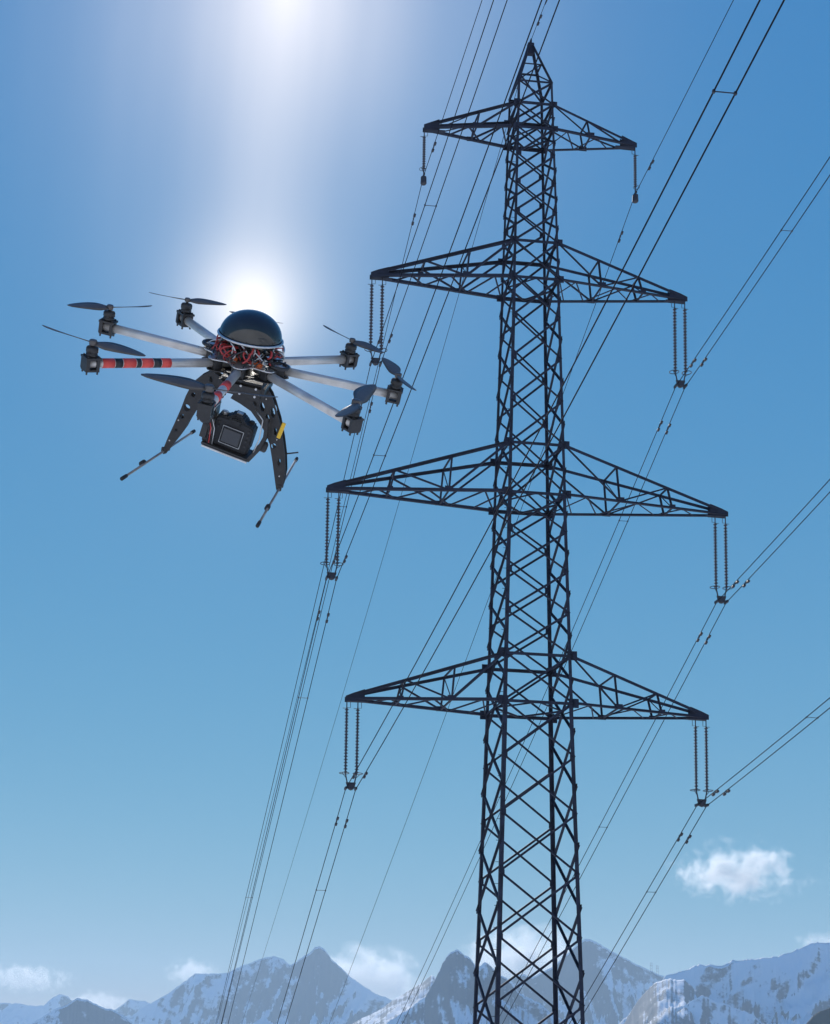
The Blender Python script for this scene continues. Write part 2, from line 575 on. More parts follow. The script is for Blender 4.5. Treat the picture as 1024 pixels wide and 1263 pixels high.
# ------------------------------------------------------------------ clouds, far behind the mountains
def cloud(label, px, py, hx, hy, seed, dens=0.006, bias=0.0, dist=26000, freq=2.0):
    d = ray(px, py)
    c = d * (dist / math.hypot(d.x, d.y))
    k = dist / F_PX
    mt = bpy.data.materials.new('cloud_vapour')
    mt.use_nodes = True
    nt = mt.node_tree
    N, Lk = nt.nodes, nt.links
    for n in list(N):
        N.remove(n)
    out = N.new('ShaderNodeOutputMaterial')
    vol = N.new('ShaderNodeVolumePrincipled')
    vol.inputs['Color'].default_value = (0.97, 0.98, 1, 1)
    vol.inputs['Anisotropy'].default_value = 0.55
    vol.inputs['Density Attribute'].default_value = ''
    tc = N.new('ShaderNodeTexCoord')

    def mth(op, a, b=None, c_=None, clamp=False):
        n = N.new('ShaderNodeMath')
        n.operation = op
        n.use_clamp = clamp
        for i, v in enumerate((a, b, c_)):
            if v is None:
                continue
            if isinstance(v, (int, float)):
                n.inputs[i].default_value = v
            else:
                Lk.new(v, n.inputs[i])
        return n.outputs[0]
    ln = N.new('ShaderNodeVectorMath')
    ln.operation = 'LENGTH'
    Lk.new(tc.outputs['Object'], ln.inputs[0])
    mp = N.new('ShaderNodeMapping')
    mp.inputs['Location'].default_value = (seed * 3.7, seed * 1.9, seed * 5.3)
    mp.inputs['Scale'].default_value = (hx / hy, 1.6, 1.0)
    Lk.new(tc.outputs['Object'], mp.inputs['Vector'])
    nz = N.new('ShaderNodeTexNoise')
    nz.inputs['Scale'].default_value = freq
    nz.inputs['Detail'].default_value = 7
    nz.inputs['Roughness'].default_value = 0.66
    nz.inputs['Distortion'].default_value = 0.35
    Lk.new(mp.outputs[0], nz.inputs['Vector'])
    fall = mth('SUBTRACT', 1.0, ln.outputs['Value'])
    v = mth('MULTIPLY_ADD', fall, 2.0, mth('MULTIPLY_ADD', nz.outputs[0], 6.0, -3.75 + bias))
    v = mth('MULTIPLY', mth('MULTIPLY', v, 1.0, None, True), mth('MULTIPLY', fall, 6.0, None, True))
    Lk.new(mth('MULTIPLY', v, dens), vol.inputs['Density'])
    Lk.new(vol.outputs[0], out.inputs['Volume'])
    bm = bmesh.new()
    bmesh.ops.create_icosphere(bm, subdivisions=3, radius=1.0)
    o = link_obj('cloud', bm_mesh(bm, 'cloud'), mt)
    az = math.atan2(d.x, d.y)
    o.matrix_basis = Matrix.Translation(c) @ Matrix.Rotation(-az, 4, 'Z') @ Matrix.Diagonal((hx * k, hy * k * 1.4, hy * k, 1))
    tag(o, label, 'cloud', 'small clouds over the mountains')
    return o


cloud('small white cumulus cloud floating alone over the right mountain wall', 912, 1077, 100, 50, 6, 0.0038, -0.25, 26000, 2.1)
cloud('white cloud bank behind the pointed summit left of the pylon', 450, 1215, 100, 56, 5, 0.0026, 0.2)
cloud('white cloud bank rising behind the pylon legs', 645, 1190, 88, 58, 8, 0.0026, 0.2)
cloud('flat white cloud strip low at the left edge', 30, 1206, 75, 22, 11, 0.0026, 0.15)
cloud('thin white cloud low between the small left peaks', 122, 1238, 60, 20, 14, 0.0026, 0.15)
cloud('little white puff left of the broad blue mountain', 238, 1200, 42, 22, 17, 0.0026, 0.15)
cloud('white wisp on the crest at the right edge', 1018, 1163, 42, 16, 21, 0.0026, 0.15)

# ------------------------------------------------------------------ lattice tower
S = 1.35
TH = 0.0941
TX, TY, TBASE = 8.5489 * S, 45.0 * S, -14.0
tower = empty('power_pylon', Matrix.Translation((TX, TY, TBASE)) @ Matrix.Rotation(TH, 4, 'Z'))
tag(tower, 'tall dark steel lattice power pylon with four tiers of crossarms', 'pylon')
ZU = [29.6501 * S, 25.0051 * S, 18.4753 * S, 11.9857 * S]
ZL = [28.8205 * S, 23.8004 * S, 16.9257 * S, 10.5607 * S]
ARM = [3.3689 * S, 4.9483 * S, 6.1478 * S, 5.4488 * S]
INS = [1.7321 * S, 2.7359 * S, 2.6636 * S, 2.5677 * S]
ZT = 30.4 * S
ZAPEX = 31.95 * S
TAPER = [(-30, 4.27), (1.8625, 2.5192), (11.25, 2.005), (17.7, 1.69), (24.4, 1.385), (29.25, 1.135), (33, 0.94)]


def side(z):
    return interp(TAPER, z / S) * S


def corner(ix, iy, z):                      # ix, iy = -1 / 1; iy = -1 is the face nearest the camera; z above the camera
    h = side(z) / 2
    return Vector((ix * h, iy * h, z - TBASE))


UP = Vector((0, 0, 1))
# node levels of the two faces across the line; the other two faces are staggered by half a panel
levels = [ZT, ZU[0]]
levels.append(ZL[0])
for k in range(3):
    for q in range(1, 5):
        z0, z1 = ZL[k], ZU[k + 1]
        levels.append(z0 + (z1 - z0) * (q / 4) ** 1.04)
    levels.append(ZL[k + 1])
z = ZL[3]
while z > TBASE + 1.2:
    z -= side(z) * 0.785
    levels.append(max(z, TBASE + 0.3))
for ix in (-1, 1):
    for iy in (-1, 1):
        a, b = corner(ix, iy, TBASE), corner(ix, iy, ZT)
        inward = Vector((-ix, 0, 0))
        x = Vector((-ix, 0, 0))
        y = Vector((0, -iy, 0))
        zc = [TBASE, ZL[3], ZL[2], ZL[1], ZT]
        bm = bmesh.new()
        for q in range(4):
            w = (0.155, 0.13, 0.11, 0.09)[q]
            t = 0.13 * w
            p0, p1 = corner(ix, iy, zc[q]), corner(ix, iy, zc[q + 1] + (0.12 if q < 3 else 0))
            prof = [(0, 0), (w, 0), (w, t), (t, t), (t, w), (0, w)]
            off = -q * 0.004
            r0 = [bm.verts.new(p0 + x * (u + off) + y * (v + off)) for u, v in prof]
            r1 = [bm.verts.new(p1 + x * (u + off) + y * (v + off)) for u, v in prof]
            for i in range(6):
                bm.faces.new((r0[i], r0[(i + 1) % 6], r1[(i + 1) % 6], r1[i]))
            bm.faces.new(r0[::-1])
            bm.faces.new(r1)
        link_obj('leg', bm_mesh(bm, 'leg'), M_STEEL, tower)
        # spire leg
        apex = Vector((ix * 0.09, iy * 0.09, ZAPEX - TBASE))
        bar(b, apex, 0.1, 'spire_leg', tower, Vector((-ix, -iy, 0)))


def xface(p, z0, z1, size):
    """one X of two angle bars on face p between node levels z0 (upper) and z1 (lower)"""
    for s_ in (-1, 1):
        if p[0] == 'y':
            a, b = corner(-s_, p[1], z0), corner(s_, p[1], z1)
            nrm = Vector((0, p[1], 0))
        else:
            a, b = corner(p[1], -s_, z0), corner(p[1], s_, z1)
            nrm = Vector((p[1], 0, 0))
        off = nrm * (0.012 if s_ > 0 else -0.055)
        dirv = (b - a).normalized()
        bar(a + off, b + off, size, 'diagonal_brace', tower, nrm.cross(dirv), flip=(s_ < 0))


def gusset(c, sx, sz, axis):
    box_obj('gusset_plate', c, (sx, 0.016, sz) if axis == 'y' else (0.016, sx, sz), M_STEEL2, tower)


for k in range(len(levels) - 1):
    z0, z1 = levels[k], levels[k + 1]
    sz = 0.062 + 0.009 * side(z1)
    for f in (('y', -1), ('y', 1)):
        xface(f, z0, z1, sz)
mids = [(levels[k] + levels[k + 1]) / 2 for k in range(1, len(levels) - 1)]
xl = [ZU[0]] + mids
for k in range(len(xl) - 1):
    sz = 0.06 + 0.009 * side(xl[k + 1])
    for f in (('x', -1), ('x', 1)):
        xface(f, xl[k], xl[k + 1], sz)
# small node plates where the braces meet the legs
for k, z in enumerate(levels[2:]):
    if z < -1.5 * S or min(abs(z - q) for q in ZU + ZL) < 0.2:
        continue
    for ix in (-1, 1):
        for iy in (-1, 1):
            gusset(corner(ix, iy, z) + Vector((-ix * 0.1, iy * 0.008, 0)), 0.2, 0.2, 'y')
for k, z in enumerate(mids[1:]):
    if z < -1.5 * S:
        continue
    for ix in (-1, 1):
        for iy in (-1, 1):
            gusset(corner(ix, iy, z) + Vector((ix * 0.03, -iy * 0.06, 0)), 0.22, 0.2, 'x')
# rings of horizontals at the arm levels, with plan bracing on the lower ones
for k in range(4):
    for lv, z in ((0, ZU[k]), (1, ZL[k])):
        c = [corner(-1, -1, z), corner(1, -1, z), corner(1, 1, z), corner(-1, 1, z)]
        for i in range(4):
            bar(c[i], c[(i + 1) % 4], 0.12 if i % 2 == 0 else 0.09, 'horizontal_brace', tower, Vector((0, 0, -1)))
        if lv == 1:
            mid = [(c[i] + c[(i + 1) % 4]) / 2 for i in range(4)]
            for i in range(4):
                bar(mid[i] - UP * 0.02, mid[(i + 1) % 4] - UP * 0.02, 0.07, 'plan_brace', tower, UP)
        for ix in (-1, 1):
            for iy in (-1, 1):
                cc = corner(ix, iy, z)
                w = 0.40 - 0.02 * (3 - k) * 2
                box_obj('gusset_plate', cc + Vector((ix * 0.03, iy * 0.022, 0)), (w, 0.014, w * 0.92), M_STEEL2, tower)
                box_obj('gusset_plate', cc + Vector((ix * 0.024, -iy * 0.05, 0)), (0.014, w * 0.8, w * 0.8), M_STEEL2, tower)
# top ring and spire
c = [corner(-1, -1, ZT), corner(1, -1, ZT), corner(1, 1, ZT), corner(-1, 1, ZT)]
ap = Vector((0, 0, ZAPEX - TBASE))
mid = [v.lerp(ap, 0.5) for v in c]
for i in range(4):
    j = (i + 1) % 4
    bar(c[i], c[j], 0.085, 'horizontal_brace', tower, Vector((0, 0, -1)))
    bar(mid[i], mid[j], 0.06, 'horizontal_brace', tower, Vector((0, 0, -1)))
    bar(c[i], mid[j], 0.055, 'diagonal_brace', tower, UP)
bm = bmesh.new()
add_box(bm, ap + Vector((0, 0, -0.12)), (0.26, 0.2, 0.5))
add_box(bm, ap + Vector((0, 0.0, 0.2)), (0.05, 0.22, 0.22))
link_obj('spire_cap', bm_mesh(bm), M_STEEL2, tower)
# step bolts up one leg
bm = bmesh.new()
z = -6.0
i = 0
while z < ZT - 0.3:
    p = corner(-1, -1, z)
    d = Vector((-0.17, 0, 0)) if i % 2 else Vector((0, -0.17, 0))
    add_tube(bm, [p, p + d], 0.011, 4)
    z += 0.42
    i += 1
tag(link_obj('step_bolts', bm_mesh(bm), M_STEEL2, tower), kind='stuff')
# concrete feet
M_CONC = mat('concrete', (0.35, 0.34, 0.32), 0.9, 0, 0.4, 6, 0.2, 3)
for ix in (-1, 1):
    for iy in (-1, 1):
        p = corner(ix, iy, TBASE)
        bm = bmesh.new()
        add_lathe(bm, [(0.5, -2.5), (0.5, 0.15), (0.46, 0.22), (0.2, 0.24)], 16, Matrix.Translation(p))
        link_obj('footing', bm_mesh(bm), M_CONC, tower)


# ------------------------------------------------------------------ crossarms
def crossarm(k, sx):
    arm = empty('crossarm', None, tower)
    zl, zu, L = ZL[k], ZU[k], ARM[k]
    tip = Vector((sx * L, 0, zl - TBASE))
    big = 1.0 if k else 0.85
    NL, FL = corner(sx, -1, zl), corner(sx, 1, zl)
    NU, FU = corner(sx, -1, zu), corner(sx, 1, zu)
    w = 0.07
    tN, tF = tip + Vector((0, -w, 0.02)), tip + Vector((0, w, 0.02))
    tNU, tFU = tip + Vector((-sx * 0.25, -w, 0.2)), tip + Vector((-sx * 0.25, w, 0.2))
    rf = Vector((0, 0, 1))
    bar(NL, tN, 0.115 * big, 'chord', arm, rf)
    bar(FL, tF, 0.115 * big, 'chord', arm, rf)
    bar(NU, tNU, 0.12 * big, 'chord', arm, Vector((0, 0, -1)))
    bar(FU, tFU, 0.12 * big, 'chord', arm, Vector((0, 0, -1)))

    def on(a, b, t):
        return a.lerp(b, t)
    st = (0.33, 0.655) if k else (0.44,)
    for (lo, lt, up, ut) in ((NL, tN, NU, tNU), (FL, tF, FU, tFU)):
        for t in st:
            bar(on(lo, lt, t), on(up, ut, t), 0.07 * big, 'post', arm, Vector((-sx, 0, 0)))
        bar(up, on(lo, lt, st[0]), 0.085 * big, 'brace', arm, UP)
        if k:
            bar(on(lo, lt, st[0]), on(up, ut, st[1]), 0.065, 'brace', arm, UP)
        else:
            bar(on(lo, lt, 0.82), on(up, ut, st[0]), 0.05, 'brace', arm, UP)
    for t in st:
        bar(on(NL, tN, t), on(FL, tF, t), 0.06, 'strut', arm, UP)
        bar(on(NU, tNU, t), on(FU, tFU, t), 0.06, 'strut', arm, UP)
        bar(on(NL, tN, t), on(FU, tFU, t), 0.045, 'brace', arm, UP)
    zz = [0.0, 0.13, 0.27, 0.44, 0.60, 0.72, 0.82] if k else [0.0, 0.16, 0.33, 0.52, 0.7]
    for q in range(len(zz) - 1):
        a = on(FL, tF, zz[q]) if q % 2 == 0 else on(NL, tN, zz[q])
        b = on(NL, tN, zz[q + 1]) if q % 2 == 0 else on(FL, tF, zz[q + 1])
        bar(a, b, 0.055, 'brace', arm, UP)
    if k:
        bar(on(NL, tN, 0.0), on(FL, tF, 0.13), 0.05, 'brace', arm, UP)
    # closed tip: two cheek plates and a bottom plate
    bm = bmesh.new()
    for iy in (-1, 1):
        outl = [(sx * (L + 0.04), zl - TBASE - 0.07), (sx * (L + 0.04), zl - TBASE + 0.13), (sx * (L - 0.25), zl - TBASE + 0.26),
                (sx * (L - 0.72 * big), zl - TBASE + 0.2 + (zu - zl) * 0.9 / L), (sx * (L - 0.72 * big), zl - TBASE - 0.06)]
        add_prism(bm, outl, 0.02, None, iy * (w + 0.055))
    add_box(bm, Vector((sx * (L - 0.45), 0, zl - TBASE - 0.05)), (0.85, 2 * w + 0.05, 0.03))
    link_obj('tip_plate', bm_mesh(bm), M_STEEL2, arm)
    for t, hh in zip(st, (0.34, 0.24)):
        for (lo, lt, iy) in ((NL, tN, -1), (FL, tF, 1)):
            pnt = on(lo, lt, t)
            bm = bmesh.new()
            add_box(bm, pnt + Vector((0, iy * 0.05, 0.06)), (hh, 0.012, hh * 0.6))
            link_obj('gusset_plate', bm_mesh(bm), M_STEEL2, arm)
    return arm


for k in range(4):
    for sx in (-1, 1):
        crossarm(k, sx)
TM = tower.matrix_basis.copy()


# ------------------------------------------------------------------ insulators
TIER = ['topmost', 'second', 'third', 'lowest']
SIDE = {-1: 'left', 1: 'right'}


def shed_string(length, n, r):
    bm = bmesh.new()
    prof = [(0.03, 0)]
    p = length / n
    for i in range(n):
        z0 = -i * p
        prof += [(0.034, z0 - 0.12 * p), (r * 0.75, z0 - 0.38 * p), (r, z0 - 0.5 * p), (r * 0.96, z0 - 0.58 * p), (0.045, z0 - 0.66 * p), (0.034, z0 - 0.9 * p)]
    prof.append((0.03, -length))
    add_lathe(bm, prof, 12)
    return bm_mesh(bm, 'insulator_string', True)


clamps = {}
for k in range(4):
    for sx in (-1, 1):
        L = INS[k]
        tipw = TM @ Vector((sx * ARM[k], 0, ZL[k] - TBASE))
        root = empty('insulator_set', Matrix.Translation(tipw) @ Matrix.Rotation(TH, 4, 'Z'))
        what = 'single insulator string with block weight' if k == 0 else 'twin dark insulator strings with ring fittings'
        tag(root, f'{what} hanging from {SIDE[sx]} tip of {TIER[k]} crossarm', 'insulator', 'insulators hanging from the crossarm tips')
        xs = [0.0] if k == 0 else [-sx * 0.03, -sx * 0.47]
        top = 0.34
        bot = 0.5
        ln = L - top - bot
        xc = sum(xs) / len(xs)
        for x in xs:
            s_ = link_obj('insulator_string', shed_string(ln, 14 if k == 0 else 21, 0.085 if k else 0.075), M_GLASS, root, Matrix.Translation((x, 0, -top)))
            bm = bmesh.new()
            add_tube(bm, [(x, 0, 0.02), (x, 0, -top)], 0.022, 6)
            add_tube(bm, [(x, 0, -top + 0.02), (x - sx * 0.14, -0.02, -top + 0.02), (x - sx * 0.14, -0.02, -top + 0.24)], 0.012, 5)
            add_tube(bm, [(x, 0, -top), (x + sx * 0.16, 0.02, -top)], 0.012, 5)
            link_obj('arcing_horn', bm_mesh(bm), M_FITTING, root)
            bm = bmesh.new()
            add_tube(bm, [(x, 0, -top - ln), (x + (xc - x) * 0.35, 0, -top - ln - 0.36)], 0.026, 6)
            link_obj('link_rod', bm_mesh(bm), M_FITTING, root)
            bm = bmesh.new()
            zr = -top - ln + 0.02
            rr = 0.19 if k else 0.13
            off = -0.05 if x == xs[0] else 0.05
            ring = [(x + sx * off * -1 + rr * math.cos(a), rr * math.sin(a), zr) for a in [2 * math.pi * q / 20 for q in range(21)]]
            add_tube(bm, ring, 0.016 if k else 0.01, 6)
            add_tube(bm, [(x, 0, zr - 0.16), ring[3]], 0.012, 5)
            add_tube(bm, [(x, 0, zr - 0.16), ring[13]], 0.012, 5)
            link_obj('arcing_ring', bm_mesh(bm), M_FITTING, root)
        bm = bmesh.new()
        if k == 0:
            add_lathe(bm, [(0.05, 0.2), (0.12, 0.16), (0.13, -0.12), (0.1, -0.16)], 12, Matrix.Translation((0, 0, -L)))
            add_box(bm, Vector((0, 0, -L + 0.24)), (0.06, 0.3, 0.07))
            link_obj('counterweight', bm_mesh(bm), M_FITTING, root)
        else:
            outl = [(xc - 0.2, -L + 0.16), (xc + 0.2, -L + 0.16), (xc + 0.13, -L - 0.08), (xc, -L - 0.16), (xc - 0.13, -L - 0.08)]
            add_prism(bm, outl, 0.05)
            add_lathe(bm, [(0.11, -0.1), (0.14, 0), (0.11, 0.1)], 12, Matrix.Translation((xc, 0, -L - 0.02)) @ Matrix.Rotation(rad(90), 4, 'X'))
            link_obj('yoke_plate', bm_mesh(bm), M_FITTING, root)
            for q in (-1, 1):
                bm = bmesh.new()
                add_box(bm, Vector((xc + q * 0.2, 0, -L - 0.08)), (0.07, 0.34, 0.1))
                add_tube(bm, [(xc + q * 0.12, 0, -L + 0.02), (xc + q * 0.2, 0, -L - 0.06)], 0.02, 5)
                link_obj('suspension_clamp', bm_mesh(bm), M_FITTING, root)
        clamps[(k, sx)] = tipw + Matrix.Rotation(TH, 3, 'Z') @ Vector((xc if k else 0, 0, -L - (0.1 if k else -0.22)))

# ------------------------------------------------------------------ conductors: (slope, curvature) away from and towards the camera
KF = {(0, -1): (-.525, .25), (0, 1): (-.534, .519), (1, -1): (-.544, .296), (1, 1): (-.554, 1.083), (2, -1): (-.550, .313), (2, 1): (-.539, .147), (3, -1): (-.553, .363), (3, 1): (-.556, .449), 'e': (-.515, .786)}
KN = {(0, -1): (.160, 1.168), (0, 1): (.184, 1.207), (1, -1): (.161, 1.164), (1, 1): (.157, 1.189), (2, -1): (.158, 1.073), (2, 1): (.162, 1.169), (3, -1): (.160, 1.236), (3, 1): (.162, 1.170), 'e': (.165, 1.173)}
HF, HN = 0.0273, 0.0168
DF = Vector((-math.sin(TH + HF), math.cos(TH + HF), 0))
DN = -Vector((-math.sin(TH + HN), math.cos(TH + HN), 0))


def wire_point(c, key, t):
    if t >= 0:
        k1, k2 = KF[key]
        d = DF
    else:
        k1, k2 = KN[key]
        d = DN
    t = abs(t)
    return c + d * t + Vector((0, 0, k1 * t + k2 * 1e-3 / S * t * t))


TS = [-150, -130, -110, -95, -80, -70, -62, -56, -50, -45, -40, -35, -30, -25, -20, -16, -12, -8, -5, -3, -1.5, -0.6, 0, 0.6, 1.5, 3, 5, 8, 12, 16, 20, 26, 32, 40, 50, 60, 75, 90, 110, 130, 150, 180, 210]
AX = Matrix.Rotation(TH, 3, 'Z') @ Vector((1, 0, 0))


def damper(c, key, t, off, parent):
    bm = bmesh.new()
    p = wire_point(c, key, t) + off
    d = (wire_point(c, key, t + 0.1) - wire_point(c, key, t - 0.1)).normalized()
    x, y, z, ln = frame_from(Vector(), d, UP)
    mm = basis(p, AX, x, d)
    add_box(bm, Vector((0, -0.03, 0)), (0.04, 0.1, 0.07), mm)
    add_tube(bm, [mm @ Vector((0, -0.08, -0.2)), mm @ Vector((0, -0.085, 0)), mm @ Vector((0, -0.08, 0.2))], 0.012, 5)
    for q in (-1, 1):
        add_lathe(bm, [(0.03, -0.09), (0.055, -0.07), (0.055, 0.05), (0.03, 0.08)], 8, mm @ Matrix.Translation((0, -0.085, q * 0.19)))
    link_obj('vibration_damper', bm_mesh(bm), M_FITTING, parent)


def nearest_t(c, key, px, py):
    best = None
    for i in range(-1100, 2000):
        t = i * 0.04 if i < 0 else i * 0.08
        p = wire_point(c, key, t)
        if p.dot(C_FWD) < 3:
            continue
        q = project(p)
        d = (q[0] - px) ** 2 + (q[1] - py) ** 2
        if best is None or d < best[0]:
            best = (d, t)
    return best[1]


SPACERS = {(1, -1): [(424, 625), (531, 254), (308, 1107)], (1, 1): [(770, 642), (968.6, 283)], (2, -1): [(468, 562), (375, 861)], (2, 1): [(745, 1020)],
           (3, -1): [(397, 1098), (893, 114)], (3, 1): [(803.6, 1100.5), (998, 880)]}
for key, c in list(clamps.items()):
    k, sx = key
    if k == 0:
        root = tag(empty('conductor_line', Matrix.Translation(c)), f'thin single black power line passing the {SIDE[sx]} tip of topmost crossarm', 'cable', 'power lines of the pylon')
        offs = [Vector()]
    else:
        root = tag(empty('conductor_bundle', Matrix.Translation(c)), f'pair of parallel black power lines clamped below {SIDE[sx]} tip of {TIER[k]} crossarm', 'cable', 'power lines of the pylon')
        offs = [AX * -0.2, AX * 0.2]
    z0 = Vector()
    for o_ in offs:
        tube_obj('wire', [wire_point(z0, key, t) + o_ for t in TS], 0.0165 if k else 0.0145, M_CABLE, root, 6)
        for t in (-1.75, 1.75):
            damper(z0, key, t * (1.0 if o_.dot(AX) <= 0 else 1.06), o_, root)
    for px, py in SPACERS.get(key, []):
        t = nearest_t(c, key, px, py)
        p = wire_point(z0, key, t)
        bm = bmesh.new()
        add_tube(bm, [p - AX * 0.2, p + AX * 0.2], 0.011, 6)
        for q in (-1, 1):
            add_box(bm, p + AX * (0.2 * q), (0.05, 0.055, 0.055))
        link_obj('spacer', bm_mesh(bm), M_FITTING, root)
ec = Vector((TX, TY, ZAPEX + 0.25))
root = tag(empty('earth_wire', Matrix.Translation(ec)), 'hair-thin earth wire running over the pointed top of the pylon', 'cable', 'power lines of the pylon')
tube_obj('wire', [wire_point(Vector(), 'e', t) for t in TS], 0.0125, M_CABLE, root, 6)
for t in (-1.2, 1.6):
    damper(Vector(), 'e', t, Vector(), root)
bm = bmesh.new()
add_tube(bm, [wire_point(Vector(), 'e', t) + Vector((0.03, 0, 0.01)) for t in (-4.2, -3.6, -3.0, -2.4, -1.9)], [0.01, 0.05, 0.06, 0.045, 0.01], 6)
link_obj('line_joint', bm_mesh(bm, 'j', True), M_FITTING, root)

# ------------------------------------------------------------------ two tiny masts on the ridge right of the pylon
for i, (px, py) in enumerate(((803.5, 1197.5), (811, 1201.0))):
    d = ray(px, py)
    c = d * (12500 / math.hypot(d.x, d.y))
    root = empty('ridge_mast', Matrix.Translation(c))
    tag(root, ('left' if i == 0 else 'right') + ' one of two tiny masts on the ridge right of the pylon', 'mast', 'tiny masts on the ridge')
    for sx in (-1, 1):
        bm = bmesh.new()
        add_tube(bm, [(sx * 9, 0, -25), (sx * 5, 0, 62)], 1.2, 5)
        link_obj('leg', bm_mesh(bm), M_STEEL, root)
    for zz, w in ((60, 20), (40, 24), (15, 10)):
        bm = bmesh.new()
        add_tube(bm, [(-w / 2, 0, zz), (w / 2, 0, zz)], 1.0, 5)
        link_obj('crossbar', bm_mesh(bm), M_STEEL, root)

# ------------------------------------------------------------------ drone
M_TUBE = mat('aluminium_tube', (0.62, 0.575, 0.51), 0.36, 0.45, 0.05, 60, 0.16, 18, 0, 0.6)
M_SKID = mat('carbon_tube', (0.22, 0.20, 0.18), 0.5, 0, 0.05, 80, 0.2, 30)
M_CARBON = mat('carbon_plate', (0.024, 0.0215, 0.019), 0.38, 0, 0.08, 220, 0.3, 40)
M_BLACK = mat('black_plastic', (0.03, 0.028, 0.026), 0.5, 0, 0.1, 150, 0.25, 30)
M_DOME = mat('smoked_dome', (0.07, 0.065, 0.055), 0.1, 0.7, 0.0, 1, 0.25, 14, 0.4)
M_SILVER = mat('brushed_metal', (0.6, 0.59, 0.56), 0.32, 0.85, 0.05, 90, 0.15, 30)
M_RED = mat('red_tape', (0.72, 0.07, 0.05), 0.45, 0, 0.05, 80, 0.1, 20)
M_TAPE = mat('black_tape', (0.02, 0.02, 0.02), 0.5)
M_REDW = mat('red_wire', (0.45, 0.05, 0.045), 0.45, 0, 0, 1, 0.25, 40)
M_ORANGE = mat('orange_connector', (0.75, 0.16, 0.04), 0.45)
M_PROP = mat('propeller_composite', (0.10, 0.085, 0.072), 0.42, 0, 0.06, 120, 0.2, 25)
M_YELLOW = mat('yellow_tag', (0.85, 0.5, 0.03), 0.45)
M_RUBBER = mat('black_rubber', (0.02, 0.02, 0.02), 0.75)
M_PCB = mat('circuit_board', (0.03, 0.08, 0.05), 0.4, 0, 0.1, 90, 0.4, 60)
M_LCD = mat('camera_display', (0.015, 0.016, 0.018), 0.08, 0, 0, 1, 0, 1, 0.8)
M_CAMERA = mat('camera_body_rubber', (0.02, 0.02, 0.021), 0.6, 0, 0.25, 300, 0.15, 60)
DPOS = Vector((-0.01166, 4.74687, 2.22751))
DROT = Matrix(((0.96956955, 0.2009212, 0.13987693), (-0.060637, 0.75064153, -0.65792131), (-0.23718777, 0.62941876, 0.73998243)))
DM = Matrix.Translation(DPOS) @ DROT.to_4x4()
DT = DROT.transposed()
drone = empty('drone', DM)
tag(drone, 'eight-armed camera drone with dark dome and red striped arms, flying', 'drone')


def loc(px, py, y=None, z=None):
    """the point of the drone's own frame seen at that pixel, on its plane y = const or z = const"""
    o, d = DT @ (-DPOS), DT @ ray(px, py)
    t = (y - o.y) / d.y if y is not None else (z - o.z) / d.z
    return o + d * t


def plate(name, outline, holes, t, y, material, parent, axis='y'):
    """flat plate with real holes: outline and holes are (u, v) loops"""
    bm = bmesh.new()
    edges = []
    for lp in [outline] + holes:
        vs = [bm.verts.new((u, y, v) if axis == 'y' else (u, v, y)) for u, v in lp]
        edges += [bm.edges.new((vs[i], vs[(i + 1) % len(vs)])) for i in range(len(vs))]
    bmesh.ops.triangle_fill(bm, use_beauty=True, edges=edges)
    ext = bmesh.ops.extrude_face_region(bm, geom=bm.faces[:])
    vec = Vector((0, t, 0)) if axis == 'y' else Vector((0, 0, t))
    bmesh.ops.translate(bm, vec=vec, verts=[g for g in ext['geom'] if isinstance(g, bmesh.types.BMVert)])
    return link_obj(name, bm_mesh(bm, name), material, parent)


def circ(cx, cy, r, n=12, ry=None, rot=0.0):
    ry = ry or r
    return [(cx + r * math.cos(a) * math.cos(rot) - ry * math.sin(a) * math.sin(rot), cy + r * math.cos(a) * math.sin(rot) + ry * math.sin(a) * math.cos(rot)) for a in [2 * math.pi * i / n for i in range(n)]]


# centre plates
for z in (-0.019, 0.016):
    n = 64
    outl = []
    for i in range(n):
        a = 2 * math.pi * i / n
        r = 0.128 + 0.018 * math.cos(8 * a)
        outl.append((r * math.cos(a), r * math.sin(a)))
    holes = [circ(0.088 * math.cos(a), 0.088 * math.sin(a), 0.017, 12, 0.011, a + math.pi / 2) for a in [2 * math.pi * (i + 0.5) / 8 for i in range(8)]]
    holes += [circ(0.125 * math.cos(a), 0.125 * math.sin(a), 0.006, 8) for a in [2 * math.pi * (i + 0.12) / 8 for i in range(8)]]
    plate('centre_plate', outl, holes, 0.003, z, M_SILVER if z > 0 else M_CARBON, drone, 'z')

# arms, motors, propellers: pixel of the arm end and of the two blade tips
ARMS = {180: ((133, 403), (88, 383), (188, 383)), 225: ((112, 448), (63, 401), (186, 438)), 315: ((434, 522), (409, 523), (458, 482)), 0: ((486, 487), (469, 450.5), (509, 491)),
        45: ((430, 443), (395, 410.5), (465, 444)), 135: ((228, 393), (184, 373), (272, 387)), 270: ((254, 505), (157, 462.5), (290, 487)), 90: (None, None, None)}
HUB = 0.063


